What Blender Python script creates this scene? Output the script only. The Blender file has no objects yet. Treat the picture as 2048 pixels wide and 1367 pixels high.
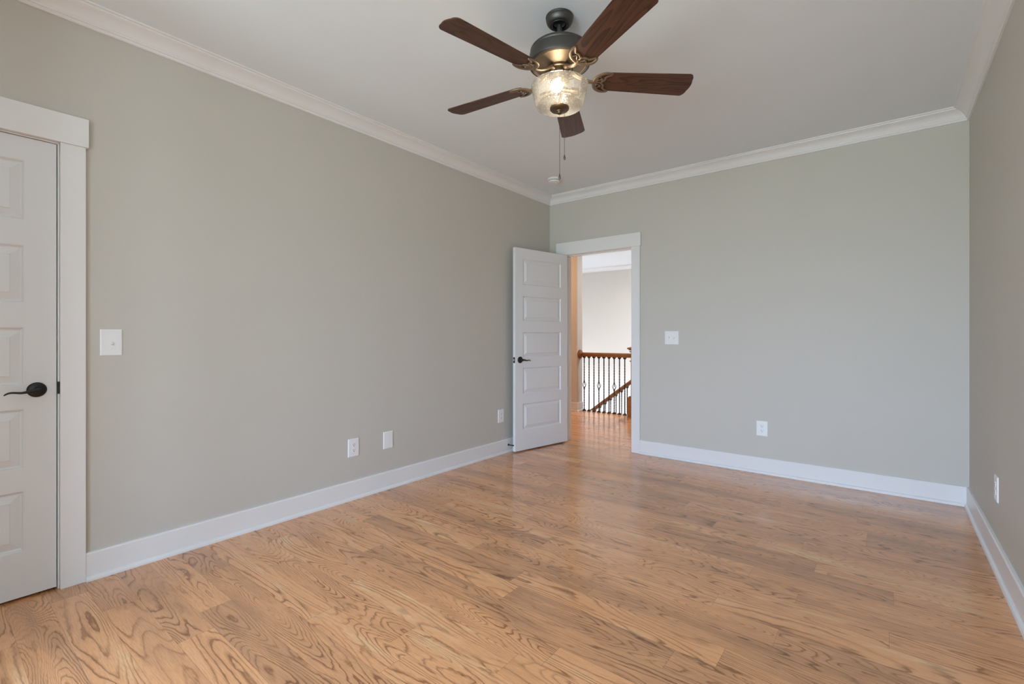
import bpy, bmesh, math, random
from mathutils import Vector, Matrix

C = bpy.context.scene
COL = C.collection
R = math.radians
random.seed(11)

# ------------------------------------------------------------------ camera
YAW = 38.375
cam_d = bpy.data.cameras.new('camera')
cam = bpy.data.objects.new('camera', cam_d)
COL.objects.link(cam)
cam_d.sensor_width = 36.0
cam_d.lens = 946.67 / 2048 * 36.0
cam_d.shift_y = -12.8 / 2048
cam_d.clip_start = 0.02
cam.location = (3.016, -4.504, 1.175)
cam.rotation_euler = (R(90), 0, R(YAW))
C.camera = cam

# ------------------------------------------------------------------ sky, exposure
W_ = bpy.data.worlds.new('sky')
C.world = W_
W_.use_nodes = True
wn = W_.node_tree.nodes
wl = W_.node_tree.links
wn.clear()
w_out = wn.new('ShaderNodeOutputWorld')
w_bg = wn.new('ShaderNodeBackground')
w_tc = wn.new('ShaderNodeTexCoord')
w_sep = wn.new('ShaderNodeSeparateXYZ')
w_map = wn.new('ShaderNodeMapRange')
w_map.inputs['From Min'].default_value = -1
w_map.inputs['From Max'].default_value = 1
w_rmp = wn.new('ShaderNodeValToRGB')
cr = w_rmp.color_ramp
cr.elements[0].position = 0.0
cr.elements[0].color = (0.46, 0.57, 0.62, 1)
cr.elements[1].position = 1.0
cr.elements[1].color = (0.52, 0.78, 1.20, 1)
for ps, c_ in ((0.47, (0.45, 0.57, 0.60, 1)), (0.53, (0.70, 0.92, 1.24, 1)), (0.7, (0.62, 0.86, 1.24, 1))):
    e = cr.elements.new(ps)
    e.color = c_
wl.new(w_tc.outputs['Generated'], w_sep.inputs[0])
wl.new(w_sep.outputs['Z'], w_map.inputs['Value'])
wl.new(w_map.outputs[0], w_rmp.inputs[0])
wl.new(w_rmp.outputs[0], w_bg.inputs['Color'])
w_bg.inputs['Strength'].default_value = 27.8
wl.new(w_bg.outputs[0], w_out.inputs[0])

vs = C.view_settings
vs.view_transform = 'Standard'
vs.look = 'None'
vs.gamma = 1.0
vs.use_curve_mapping = False
vs.exposure = 0.0
C.cycles.max_bounces = 14
C.cycles.diffuse_bounces = 8
C.cycles.transparent_max_bounces = 16
C.cycles.sample_clamp_indirect = 8.0

# room numbers (metres): back wall face y=0, left wall face x=0
RW = 3.461          # room width
RF = -7.0          # front wall behind the camera
H = 2.743           # ceiling
TH = 0.12
# windows behind the camera: (x0, x1, z0, z1)
WIN = [(1.22, 2.12, 0.40, 2.20), (2.30, 3.20, 0.40, 2.20)]
BX, BY = 0.88, -4.96  # added unseen block behind the camera, keeps window light off the left door
HALL_R = 3.6        # hall right wall
HALL_L = -4.6
FAR = 5.36


def light(name, loc, rot, size, energy, color, portal=False, shape='RECTANGLE'):
    d = bpy.data.lights.new(name, 'AREA')
    d.shape = shape
    d.size = size[0]
    d.size_y = size[1]
    d.energy = energy
    d.color = color
    if portal:
        d.cycles.is_portal = True
    o = bpy.data.objects.new(name, d)
    COL.objects.link(o)
    o.location = loc
    o.rotation_euler = rot
    return o


for i, (x0, x1, z0, z1) in enumerate(WIN):
    light('window_portal', ((x0 + x1) / 2, RF - 0.10, (z0 + z1) / 2), (R(90), 0, 0), (x1 - x0, z1 - z0), 1, (1, 1, 1), True)
# daylight of the lower storey rising through the stairwell, and a fill light added over the stairs (both out of sight)
light('lower_storey_daylight', (-2.2, 2.35, -2.0), (R(90), 0, 0), (3.6, 1.0), 310, (0.72, 0.82, 1.0))
light('stair_fill_light', (0.1, 3.6, H - 0.03), (0, 0, 0), (0.35, 0.35), 80, (0.97, 0.97, 1.0), False, 'DISK')
# hall ceiling lamp, out of sight left of the doorway
light('hall_ceiling_lamp', (-1.45, 0.95, H - 0.03), (0, 0, 0), (0.3, 0.3), 22, (1.0, 0.62, 0.36), False, 'DISK')


# ------------------------------------------------------------------ materials
def new_mat(name):
    m = bpy.data.materials.new(name)
    m.use_nodes = True
    nt = m.node_tree
    b = nt.nodes['Principled BSDF']
    return m, nt, b


def N(nt, typ, **kw):
    n = nt.nodes.new(typ)
    for k, v in kw.items():
        if k in n.inputs:
            n.inputs[k].default_value = v
        else:
            setattr(n, k, v)
    return n


def mth(nt, op, a, b=None, c=None):
    n = nt.nodes.new('ShaderNodeMath')
    n.operation = op
    for i, v in enumerate((a, b, c)):
        if v is None:
            continue
        if isinstance(v, (int, float)):
            n.inputs[i].default_value = v
        else:
            nt.links.new(v, n.inputs[i])
    return n.outputs[0]


def paint(name, col, rough=0.6, spec=0.4, bump=0.0, bscale=300):
    m, nt, b = new_mat(name)
    tc = N(nt, 'ShaderNodeTexCoord')
    ns = N(nt, 'ShaderNodeTexNoise', Scale=1.3, Detail=2.0)
    nt.links.new(tc.outputs['Object'], ns.inputs['Vector'])
    mx = N(nt, 'ShaderNodeMix', data_type='RGBA')
    mx.inputs[6].default_value = (*[c * 0.985 for c in col], 1)
    mx.inputs[7].default_value = (*[min(1, c * 1.015) for c in col], 1)
    nt.links.new(ns.outputs['Fac'], mx.inputs[0])
    nt.links.new(mx.outputs[2], b.inputs['Base Color'])
    b.inputs['Roughness'].default_value = rough
    b.inputs['Specular IOR Level'].default_value = spec
    if bump:
        n2 = N(nt, 'ShaderNodeTexNoise', Scale=bscale, Detail=2.0)
        nt.links.new(tc.outputs['Object'], n2.inputs['Vector'])
        bp = N(nt, 'ShaderNodeBump', Strength=bump, Distance=0.0006)
        nt.links.new(n2.outputs['Fac'], bp.inputs['Height'])
        nt.links.new(bp.outputs[0], b.inputs['Normal'])
    return m


M = {}
M['wall'] = paint('greige_wall_paint', (0.568, 0.540, 0.484), 0.55, 0.35, 0.12)
M['hallwall'] = paint('warm_hall_paint', (0.66, 0.625, 0.57), 0.6, 0.35, 0.1)
M['ceiling'] = paint('flat_white_ceiling', (0.79, 0.835, 0.865), 0.9, 0.15, 0.15, 200)
M['trim'] = paint('white_trim_enamel', (0.785, 0.775, 0.765), 0.32, 0.5)
M['door'] = paint('white_door_enamel', (0.74, 0.745, 0.75), 0.36, 0.5)
M['plastic'] = paint('white_plastic', (0.83, 0.83, 0.82), 0.3, 0.5)
M['slot'] = paint('dark_slot', (0.02, 0.02, 0.02), 0.7, 0.2)
M['black'] = paint('black_door_hardware', (0.010, 0.010, 0.011), 0.34, 0.4)
M['iron'] = paint('black_wrought_iron', (0.014, 0.013, 0.013), 0.5, 0.4)
M['steel'] = paint('brushed_screw_steel', (0.5, 0.5, 0.5), 0.35, 0.5)


def metal(name, col, rough):
    m, nt, b = new_mat(name)
    tc = N(nt, 'ShaderNodeTexCoord')
    ns = N(nt, 'ShaderNodeTexNoise', Scale=35.0, Detail=3.0)
    nt.links.new(tc.outputs['Object'], ns.inputs['Vector'])
    rm = N(nt, 'ShaderNodeMapRange')
    rm.inputs['To Min'].default_value = rough - 0.06
    rm.inputs['To Max'].default_value = rough + 0.06
    nt.links.new(ns.outputs['Fac'], rm.inputs['Value'])
    nt.links.new(rm.outputs[0], b.inputs['Roughness'])
    b.inputs['Base Color'].default_value = (*col, 1)
    b.inputs['Metallic'].default_value = 1.0
    return m


M['gunmetal'] = metal('oil_rubbed_bronze', (0.115, 0.111, 0.106), 0.50)
M['bronze'] = metal('brushed_antique_bronze', (0.29, 0.226, 0.165), 0.46)
M['darkbronze'] = metal('dark_bronze', (0.17, 0.125, 0.085), 0.4)


def floor_wood():
    m, nt, b = new_mat('oak_strip_floor')
    L = nt.links.new
    tc = N(nt, 'ShaderNodeTexCoord')
    at = N(nt, 'ShaderNodeAttribute', attribute_name='board')
    sp = N(nt, 'ShaderNodeSeparateXYZ')
    L(at.outputs['Vector'], sp.inputs[0])
    r1, r2, r3 = sp.outputs
    xyz = N(nt, 'ShaderNodeSeparateXYZ')
    L(tc.outputs['Object'], xyz.inputs[0])
    x = mth(nt, 'ADD', xyz.outputs[0], mth(nt, 'MULTIPLY', r1, 60.0))
    y = mth(nt, 'ADD', xyz.outputs[1], mth(nt, 'MULTIPLY', r2, 40.0))

    def vec(sx, sy, sz=None):
        c = N(nt, 'ShaderNodeCombineXYZ')
        L(mth(nt, 'MULTIPLY', x, sx), c.inputs[0])
        L(mth(nt, 'MULTIPLY', y, sy), c.inputs[1])
        if sz is not None:
            L(mth(nt, 'MULTIPLY', r3, sz), c.inputs[2])
        return c.outputs[0]
    # growth rings: contour lines of a stretched height field
    h = N(nt, 'ShaderNodeTexNoise', Scale=1.0, Detail=1.5, Roughness=0.4, Distortion=0.25)
    L(vec(1.1, 7.8, 9.0), h.inputs['Vector'])
    wob = N(nt, 'ShaderNodeTexNoise', Scale=1.0, Detail=2.0, Roughness=0.55)
    L(vec(14.0, 42.0), wob.inputs['Vector'])
    vor = N(nt, 'ShaderNodeTexVoronoi', Scale=1.0)
    L(vec(1.15, 4.2, 5.0), vor.inputs['Vector'])
    knot = N(nt, 'ShaderNodeMapRange', interpolation_type='SMOOTHSTEP')
    knot.inputs['From Min'].default_value = 0.0
    knot.inputs['From Max'].default_value = 0.34
    knot.inputs['To Min'].default_value = 0.30
    knot.inputs['To Max'].default_value = 0.0
    L(vor.outputs['Distance'], knot.inputs['Value'])
    hh = mth(nt, 'ADD', h.outputs['Fac'], knot.outputs[0])
    hh = mth(nt, 'ADD', hh, mth(nt, 'MULTIPLY', wob.outputs['Fac'], 0.035))
    freq = mth(nt, 'ADD', mth(nt, 'MULTIPLY', r2, 24.0), 13.0)
    ph = mth(nt, 'FRACT', mth(nt, 'MULTIPLY', hh, freq))
    ring = N(nt, 'ShaderNodeValToRGB')
    rc = ring.color_ramp
    rc.elements[0].position = 0.0
    rc.elements[0].color = (0.25, 0.25, 0.25, 1)
    rc.elements[1].position = 1.0
    rc.elements[1].color = (0.35, 0.35, 0.35, 1)
    for ps, v in ((0.10, 0.05), (0.58, 0.0), (0.77, 0.42), (0.89, 1.0), (0.96, 0.80)):
        e_ = rc.elements.new(ps)
        e_.color = (v, v, v, 1)
    L(ph, ring.inputs[0])
    # how strongly the rings show, patchy
    pat = N(nt, 'ShaderNodeTexNoise', Scale=1.0, Detail=1.0)
    L(vec(2.1, 9.0), pat.inputs['Vector'])
    patr = N(nt, 'ShaderNodeMapRange')
    patr.inputs['From Min'].default_value = 0.32
    patr.inputs['From Max'].default_value = 0.62
    patr.inputs['To Min'].default_value = 0.28
    patr.inputs['To Max'].default_value = 0.95
    L(pat.outputs['Fac'], patr.inputs['Value'])
    ringf = mth(nt, 'MULTIPLY', ring.outputs[0], patr.outputs[0])
    # fine straight pores
    por = N(nt, 'ShaderNodeTexNoise', Scale=1.0, Detail=3.0, Roughness=0.65)
    L(vec(16.0, 260.0), por.inputs['Vector'])
    porr = N(nt, 'ShaderNodeMapRange')
    porr.inputs['From Min'].default_value = 0.45
    porr.inputs['From Max'].default_value = 0.75
    porr.inputs['To Min'].default_value = 0.0
    porr.inputs['To Max'].default_value = 0.42
    L(por.outputs['Fac'], porr.inputs['Value'])
    # broad tone inside a board
    blo = N(nt, 'ShaderNodeTexNoise', Scale=1.0, Detail=2.0, Roughness=0.5)
    L(vec(2.2, 13.0), blo.inputs['Vector'])
    tone = N(nt, 'ShaderNodeValToRGB')
    tr = tone.color_ramp
    tr.elements[0].position = 0.0
    tr.elements[0].color = (0.44, 0.215, 0.102, 1)
    tr.elements[1].position = 1.0
    tr.elements[1].color = (0.85, 0.51, 0.26, 1)
    for ps, c_ in ((0.30, (0.60, 0.295, 0.137, 1)), (0.62, (0.79, 0.382, 0.168, 1)), (0.85, (0.82, 0.415, 0.190, 1))):
        e_ = tr.elements.new(ps)
        e_.color = c_
    tv = mth(nt, 'ADD', mth(nt, 'MULTIPLY', r3, 0.55), mth(nt, 'MULTIPLY', mth(nt, 'SUBTRACT', blo.outputs['Fac'], 0.5), 1.1))
    tv = mth(nt, 'ADD', tv, 0.28)
    L(tv, tone.inputs[0])
    dk = N(nt, 'ShaderNodeMix', data_type='RGBA', blend_type='MULTIPLY')
    dk.inputs[7].default_value = (0.39, 0.32, 0.26, 1)
    L(tone.outputs[0], dk.inputs[6])
    L(mth(nt, 'MINIMUM', mth(nt, 'ADD', ringf, porr.outputs[0]), 1.0), dk.inputs[0])
    # dark heart of the knots
    kn2 = N(nt, 'ShaderNodeMapRange', interpolation_type='SMOOTHSTEP')
    kn2.inputs['From Min'].default_value = 0.015
    kn2.inputs['From Max'].default_value = 0.075
    kn2.inputs['To Min'].default_value = 0.75
    kn2.inputs['To Max'].default_value = 0.0
    L(vor.outputs['Distance'], kn2.inputs['Value'])
    k3 = N(nt, 'ShaderNodeMix', data_type='RGBA')
    k3.inputs[7].default_value = (0.13, 0.055, 0.025, 1)
    L(dk.outputs[2], k3.inputs[6])
    L(kn2.outputs[0], k3.inputs[0])
    # joints between boards (distance to the board edge stored in the UV map)
    uv = N(nt, 'ShaderNodeUVMap', uv_map='edge')
    us = N(nt, 'ShaderNodeSeparateXYZ')
    L(uv.outputs[0], us.inputs[0])
    wid = 0.127
    ev = mth(nt, 'MULTIPLY', mth(nt, 'MINIMUM', us.outputs[1], mth(nt, 'SUBTRACT', 1.0, us.outputs[1])), wid)
    at2 = N(nt, 'ShaderNodeAttribute', attribute_name='board_length')
    eu = mth(nt, 'MULTIPLY', mth(nt, 'MINIMUM', us.outputs[0], mth(nt, 'SUBTRACT', 1.0, us.outputs[0])), at2.outputs['Fac'])
    jn = N(nt, 'ShaderNodeMapRange')
    jn.inputs['From Min'].default_value = 0.0004
    jn.inputs['From Max'].default_value = 0.0016
    jn.inputs['To Min'].default_value = 0.36
    jn.inputs['To Max'].default_value = 0.0
    L(mth(nt, 'MINIMUM', ev, eu), jn.inputs['Value'])
    k4 = N(nt, 'ShaderNodeMix', data_type='RGBA')
    k4.inputs[7].default_value = (0.16, 0.075, 0.035, 1)
    L(k3.outputs[2], k4.inputs[6])
    L(jn.outputs[0], k4.inputs[0])
    L(k4.outputs[2], b.inputs['Base Color'])
    b.inputs['Roughness'].default_value = 0.30
    b.inputs['Specular IOR Level'].default_value = 0.5
    rr = mth(nt, 'ADD', mth(nt, 'MULTIPLY', por.outputs['Fac'], 0.10), 0.17)
    L(rr, b.inputs['Roughness'])
    b.inputs['Coat Weight'].default_value = 0.35
    b.inputs['Coat Roughness'].default_value = 0.10
    bp = N(nt, 'ShaderNodeBump', Strength=0.05, Distance=0.0008)
    L(mth(nt, 'SUBTRACT', 1.0, mth(nt, 'ADD', porr.outputs[0], ringf)), bp.inputs['Height'])
    L(bp.outputs[0], b.inputs['Normal'])
    return m


M['floor'] = floor_wood()


def grain_wood(name, dark, lite, sx, sy, rough=0.3, k=11.0, coat=0.0):
    m, nt, b = new_mat(name)
    L = nt.links.new
    tc = N(nt, 'ShaderNodeTexCoord')
    oi = N(nt, 'ShaderNodeObjectInfo')
    mp = N(nt, 'ShaderNodeMapping')
    mp.inputs['Scale'].default_value = (sx, sy, sy)
    L(tc.outputs['Object'], mp.inputs['Vector'])
    cx = N(nt, 'ShaderNodeCombineXYZ')
    L(mth(nt, 'MULTIPLY', oi.outputs['Random'], 31.0), cx.inputs[0])
    L(mth(nt, 'MULTIPLY', oi.outputs['Random'], 17.0), cx.inputs[2])
    L(cx.outputs[0], mp.inputs['Location'])
    h = N(nt, 'ShaderNodeTexNoise', Scale=1.0, Detail=2.0, Roughness=0.5, Distortion=0.4)
    L(mp.outputs[0], h.inputs['Vector'])
    ph = mth(nt, 'FRACT', mth(nt, 'MULTIPLY', h.outputs['Fac'], k))
    mp2 = N(nt, 'ShaderNodeMapping')
    mp2.inputs['Scale'].default_value = (sx * 5, sy * 22, sy * 22)
    L(tc.outputs['Object'], mp2.inputs['Vector'])
    f = N(nt, 'ShaderNodeTexNoise', Scale=1.0, Detail=3.0)
    L(mp2.outputs[0], f.inputs['Vector'])
    fac = mth(nt, 'ADD', mth(nt, 'MULTIPLY', mth(nt, 'POWER', ph, 2.0), 0.6), mth(nt, 'MULTIPLY', f.outputs['Fac'], 0.5))
    mx = N(nt, 'ShaderNodeMix', data_type='RGBA')
    mx.inputs[6].default_value = (*lite, 1)
    mx.inputs[7].default_value = (*dark, 1)
    L(fac, mx.inputs[0])
    L(mx.outputs[2], b.inputs['Base Color'])
    b.inputs['Roughness'].default_value = rough
    b.inputs['Specular IOR Level'].default_value = 0.35
    b.inputs['Coat Weight'].default_value = coat
    b.inputs['Coat Roughness'].default_value = 0.15
    return m


M['walnut'] = grain_wood('dark_walnut_blade', (0.021, 0.0078, 0.0045), (0.120, 0.048, 0.025), 1.6, 12.0, 0.44, 9.0, 0.0)
M['oakrail'] = grain_wood('stained_oak_rail', (0.17, 0.065, 0.022), (0.40, 0.17, 0.06), 2.0, 30.0, 0.28)


def seeded_glass():
    m = bpy.data.materials.new('seeded_clear_glass')
    m.use_nodes = True
    nt = m.node_tree
    nt.nodes.clear()
    L = nt.links.new
    out = N(nt, 'ShaderNodeOutputMaterial')
    tc = N(nt, 'ShaderNodeTexCoord')
    v = N(nt, 'ShaderNodeTexVoronoi', Scale=210.0)
    L(tc.outputs['Object'], v.inputs['Vector'])
    sd = N(nt, 'ShaderNodeMapRange', interpolation_type='SMOOTHSTEP')
    sd.inputs['From Min'].default_value = 0.16
    sd.inputs['From Max'].default_value = 0.34
    sd.inputs['To Min'].default_value = 1.0
    sd.inputs['To Max'].default_value = 0.0
    L(v.outputs['Distance'], sd.inputs['Value'])
    vc = N(nt, 'ShaderNodeSeparateColor')
    L(v.outputs['Color'], vc.inputs[0])
    seed = mth(nt, 'MULTIPLY', sd.outputs[0], mth(nt, 'GREATER_THAN', vc.outputs[0], 0.22))
    bp = N(nt, 'ShaderNodeBump', Strength=0.35, Distance=0.0015)
    L(seed, bp.inputs['Height'])
    tr = N(nt, 'ShaderNodeBsdfTransparent')
    tr.inputs['Color'].default_value = (0.95, 0.95, 0.94, 1)
    gl = N(nt, 'ShaderNodeBsdfGlossy', Roughness=0.06)
    L(bp.outputs[0], gl.inputs['Normal'])
    fr = N(nt, 'ShaderNodeFresnel', IOR=1.28)
    L(bp.outputs[0], fr.inputs['Normal'])
    m1 = N(nt, 'ShaderNodeMixShader')
    L(fr.outputs[0], m1.inputs[0])
    L(tr.outputs[0], m1.inputs[1])
    L(gl.outputs[0], m1.inputs[2])
    tl = N(nt, 'ShaderNodeBsdfTranslucent')
    tl.inputs['Color'].default_value = (0.96, 0.96, 0.95, 1)
    df = N(nt, 'ShaderNodeBsdfRefraction', IOR=1.45, Roughness=0.2)
    m0 = N(nt, 'ShaderNodeMixShader')
    m0.inputs[0].default_value = 0.15
    L(tl.outputs[0], m0.inputs[1])
    L(df.outputs[0], m0.inputs[2])
    m2 = N(nt, 'ShaderNodeMixShader')
    L(mth(nt, 'ADD', mth(nt, 'MULTIPLY', seed, 0.30), 0.062), m2.inputs[0])
    L(m1.outputs[0], m2.inputs[1])
    L(m0.outputs[0], m2.inputs[2])
    L(m2.outputs[0], out.inputs[0])
    return m


M['glass'] = seeded_glass()


def emit(name, col, s):
    m = bpy.data.materials.new(name)
    m.use_nodes = True
    nt = m.node_tree
    nt.nodes.clear()
    out = N(nt, 'ShaderNodeOutputMaterial')
    e_ = N(nt, 'ShaderNodeEmission', Strength=s)
    e_.inputs['Color'].default_value = (*col, 1)
    nt.links.new(e_.outputs[0], out.inputs[0])
    return m


M['bulb'] = emit('lit_warm_bulb', (1.0, 0.83, 0.60), 34.0)
M['bulboff'] = paint('unlit_bulb_glass', (0.72, 0.70, 0.66), 0.15, 0.6)


# ------------------------------------------------------------------ geometry helpers
def add_box(bm, x0, x1, y0, y1, z0, z1, bev=0.0, mtx=None):
    vs_ = [bm.verts.new((x, y, z)) for x in (x0, x1) for y in (y0, y1) for z in (z0, z1)]
    a = vs_
    fs = [(0, 1, 3, 2), (4, 6, 7, 5), (0, 4, 5, 1), (2, 3, 7, 6), (0, 2, 6, 4), (1, 5, 7, 3)]
    fl = [bm.faces.new([a[i] for i in f]) for f in fs]
    if bev > 0:
        es = list({e_ for f in fl for e_ in f.edges})
        r = bmesh.ops.bevel(bm, geom=es, offset=bev, segments=2, profile=0.5, affect='EDGES')
        vs_ = list({v for f in r['faces'] for v in f.verts} | {v for v in vs_ if v.is_valid})
    if mtx is not None:
        bmesh.ops.transform(bm, matrix=mtx, verts=[v for v in vs_ if v.is_valid])
    return vs_


def add_lathe(bm, prof, seg=48, mtx=None, close=True):
    rings = []
    allv = []
    for r, z in prof:
        if r < 1e-6:
            v = bm.verts.new((0, 0, z))
            rings.append([v])
            allv.append(v)
        else:
            rg = [bm.verts.new((r * math.cos(2 * math.pi * i / seg), r * math.sin(2 * math.pi * i / seg), z)) for i in range(seg)]
            rings.append(rg)
            allv += rg
    for a, b in zip(rings, rings[1:]):
        for i in range(seg):
            j = (i + 1) % seg
            if len(a) == 1 and len(b) == 1:
                continue
            if len(a) == 1:
                bm.faces.new((a[0], b[i], b[j]))
            elif len(b) == 1:
                bm.faces.new((a[i], a[j], b[0]))
            else:
                bm.faces.new((a[i], a[j], b[j], b[i]))
    if mtx is not None:
        bmesh.ops.transform(bm, matrix=mtx, verts=allv)
    return allv


def add_tube(bm, pts, rad, seg=10, flat=1.0, up=(0, 0, 1), mtx=None, caps=True, twist=0.0):
    """sweep a (possibly flattened) section along a polyline; rad may be a list"""
    pts = [Vector(p) for p in pts]
    n = len(pts)
    if not isinstance(rad, (list, tuple)):
        rad = [rad] * n
    rings = []
    up = Vector(up)
    for i, p in enumerate(pts):
        t = (pts[min(i + 1, n - 1)] - pts[max(i - 1, 0)]).normalized()
        s = t.cross(up)
        if s.length < 1e-4:
            s = t.cross(Vector((1, 0, 0)))
        s.normalize()
        u = s.cross(t).normalized()
        rg = []
        for k in range(seg):
            a = 2 * math.pi * (k + 0.5) / seg + twist * i
            rg.append(bm.verts.new(p + s * math.cos(a) * rad[i] + u * math.sin(a) * rad[i] * flat))
        rings.append(rg)
    for a, b in zip(rings, rings[1:]):
        for k in range(seg):
            j = (k + 1) % seg
            bm.faces.new((a[k], a[j], b[j], b[k]))
    if caps:
        bm.faces.new(rings[0][::-1])
        bm.faces.new(rings[-1])
    vs_ = [v for r in rings for v in r]
    if mtx is not None:
        bmesh.ops.transform(bm, matrix=mtx, verts=vs_)
    return vs_


def add_profile(bm, prof, A, B, n, up=(0, 0, 1), mA=0.0, mB=0.0):
    """extrude profile (d out along n, h along up) from A to B; mitre: end shifts along the run by m*d"""
    A, B, n, up = Vector(A), Vector(B), Vector(n), Vector(up)
    t = (B - A).normalized()
    ra = [bm.verts.new(A + n * d + up * h + t * (mA * d)) for d, h in prof]
    rb = [bm.verts.new(B + n * d + up * h - t * (mB * d)) for d, h in prof]
    k = len(prof)
    for i in range(k):
        j = (i + 1) % k
        bm.faces.new((ra[i], ra[j], rb[j], rb[i]))
    bm.faces.new(ra[::-1])
    bm.faces.new(rb)


def obj(name, bm, mat, parent=None, smooth=None, loc=None, mats=None):
    bmesh.ops.recalc_face_normals(bm, faces=bm.faces[:])
    me = bpy.data.meshes.new(name)
    bm.to_mesh(me)
    bm.free()
    me.materials.append(M[mat] if isinstance(mat, str) else mat)
    if smooth is not None:
        me.polygons.foreach_set('use_smooth', [True] * len(me.polygons))
        me.set_sharp_from_angle(angle=R(smooth))
    o = bpy.data.objects.new(name, me)
    COL.objects.link(o)
    if parent is not None:
        o.parent = parent
    if loc is not None:
        o.location = loc
    return o


def struct(o):
    o['kind'] = 'structure'
    return o


def thing(name, label, cat, loc=(0, 0, 0), rot=(0, 0, 0), group=None):
    o = bpy.data.objects.new(name, None)
    COL.objects.link(o)
    o.empty_display_size = 0.1
    o.location = loc
    o.rotation_euler = rot
    o['label'] = label
    o['category'] = cat
    if group:
        o['group'] = group
    return o


def bmn():
    return bmesh.new()


# ------------------------------------------------------------------ floor: one oak strip floor through room and hall
PW = 0.127
Y0 = -3.5
FLOOR_END = 2.10
ends = {  # board ends seen in the photograph, by strip (x positions)
    -3.119: [0.89, 2.05], -3.246: [0.25, 1.023, 1.95], -3.5: [1.137, 1.63, 2.7], -3.373: [0.56, 1.524], -3.881: [0.893, 1.9],
    -3.754: [0.73, 1.62], -3.627: [0.38, 1.98], -2.357: [0.7, 1.5, 2.418], -1.849: [1.1, 2.218, 3.04], -1.722: [0.9, 1.9, 2.732], -1.595: [1.3, 2.438],
    -0.96: [0.8, 1.7, 2.70], -1.976: [1.4, 2.485], -2.23: [0.6, 2.0, 3.023], -2.103: [1.2, 2.70], -2.484: [1.0, 1.9, 2.677],
    -2.738: [0.4, 1.6, 2.54], -4.008: [0.4, 1.3]}
bm = bmn()
uvl = bm.loops.layers.uv.new('edge')
lay = bm.faces.layers.float_vector.new('board')
lay2 = bm.faces.layers.float.new('board_length')
k0 = int(math.floor((RF - 0.02 - Y0) / PW))
k1 = int(math.ceil((FLOOR_END - Y0) / PW))
rnd = random.Random(5)
for k in range(k0, k1):
    ya, yb = Y0 + k * PW, Y0 + (k + 1) * PW
    va, vb = 0.0, 1.0
    yA, yB = max(ya, RF - 0.02), min(yb, FLOOR_END)
    va, vb = (yA - ya) / PW, (yB - ya) / PW
    if yb < 0.06:
        xs, xe = -0.1, RW + 0.04
    else:
        xs, xe = HALL_L, HALL_R
    cuts = None
    for key, v in ends.items():
        if abs(key - ya) < 0.01:
            cuts = v
    if cuts is None:
        cuts = []
        xx = xs + rnd.uniform(0.2, 1.2)
        while xx < xe - 0.15:
            cuts.append(xx)
            xx += rnd.choice([0.45, 0.6, 0.8, 0.95, 1.1, 1.3, 1.6]) * rnd.uniform(0.9, 1.1)
    seq = [xs] + cuts + [xe]
    for a, b_ in zip(seq, seq[1:]):
        vs4 = [bm.verts.new((a, yA, 0)), bm.verts.new((b_, yA, 0)), bm.verts.new((b_, yB, 0)), bm.verts.new((a, yB, 0))]
        f = bm.faces.new(vs4)
        f[lay] = Vector((rnd.random(), rnd.random(), rnd.random()))
        f[lay2] = b_ - a
        for lp, uvv in zip(f.loops, ((0, va), (1, va), (1, vb), (0, vb))):
            lp[uvl].uv = uvv
top = bm.faces[:]
# slab below the boards
for (xa, xb, ya, yb) in ((-0.1, RW + 0.04, RF - 0.02, 0.0), (HALL_L, HALL_R, 0.0, FLOOR_END)):
    add_box(bm, xa, xb, ya, yb, -0.20, -0.001)
fl = obj('floor', bm, 'floor')
struct(fl)

# ------------------------------------------------------------------ room shell
DY0, DY1 = -4.862, -4.088      # left door opening along y
DZ = 2.066                     # door opening height
OX0, OX1 = 0.205, 0.992        # doorway in the back wall
WT = 0.20                      # left wall thickness

bm = bmn()
add_box(bm, -WT, 0, RF - TH, DY0, 0, H)
add_box(bm, -WT, 0, DY1, 0.06, 0, H)
add_box(bm, -WT, 0, DY0, DY1, DZ, H)
add_box(bm, -WT, -0.09, DY0, DY1, 0, DZ)
struct(obj('wall_left', bm, 'wall'))
bm = bmn()
add_box(bm, 0.0, OX0 - 0.018, 0, TH, 0, H)
add_box(bm, OX1 + 0.018, RW, 0, TH, 0, H)
add_box(bm, OX0 - 0.018, OX1 + 0.018, 0, TH, DZ + 0.018, H)
struct(obj('wall_back', bm, 'wall'))
bm = bmn()
add_box(bm, RW, RW + TH, RF - TH, TH, 0, H)
struct(obj('wall_right', bm, 'wall'))
bm = bmn()
xs_ = [0.0] + [v for w in WIN for v in (w[0], w[1])] + [RW]
for i in range(0, len(xs_), 2):
    add_box(bm, xs_[i], xs_[i + 1], RF - TH, RF, 0, H)
for (x0, x1, z0, z1) in WIN:
    add_box(bm, x0, x1, RF - TH, RF, 0, z0)
    add_box(bm, x0, x1, RF - TH, RF, z1, H)
struct(obj('wall_front', bm, 'wall'))
bm = bmn()
add_box(bm, -WT, RW + TH, RF - TH, 0.06, H, H + 0.1)
add_box(bm, HALL_L - 0.1, HALL_R + 0.12, 0.06, FAR + 0.12, H, H + 0.1)
struct(obj('ceiling', bm, 'ceiling'))

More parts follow.
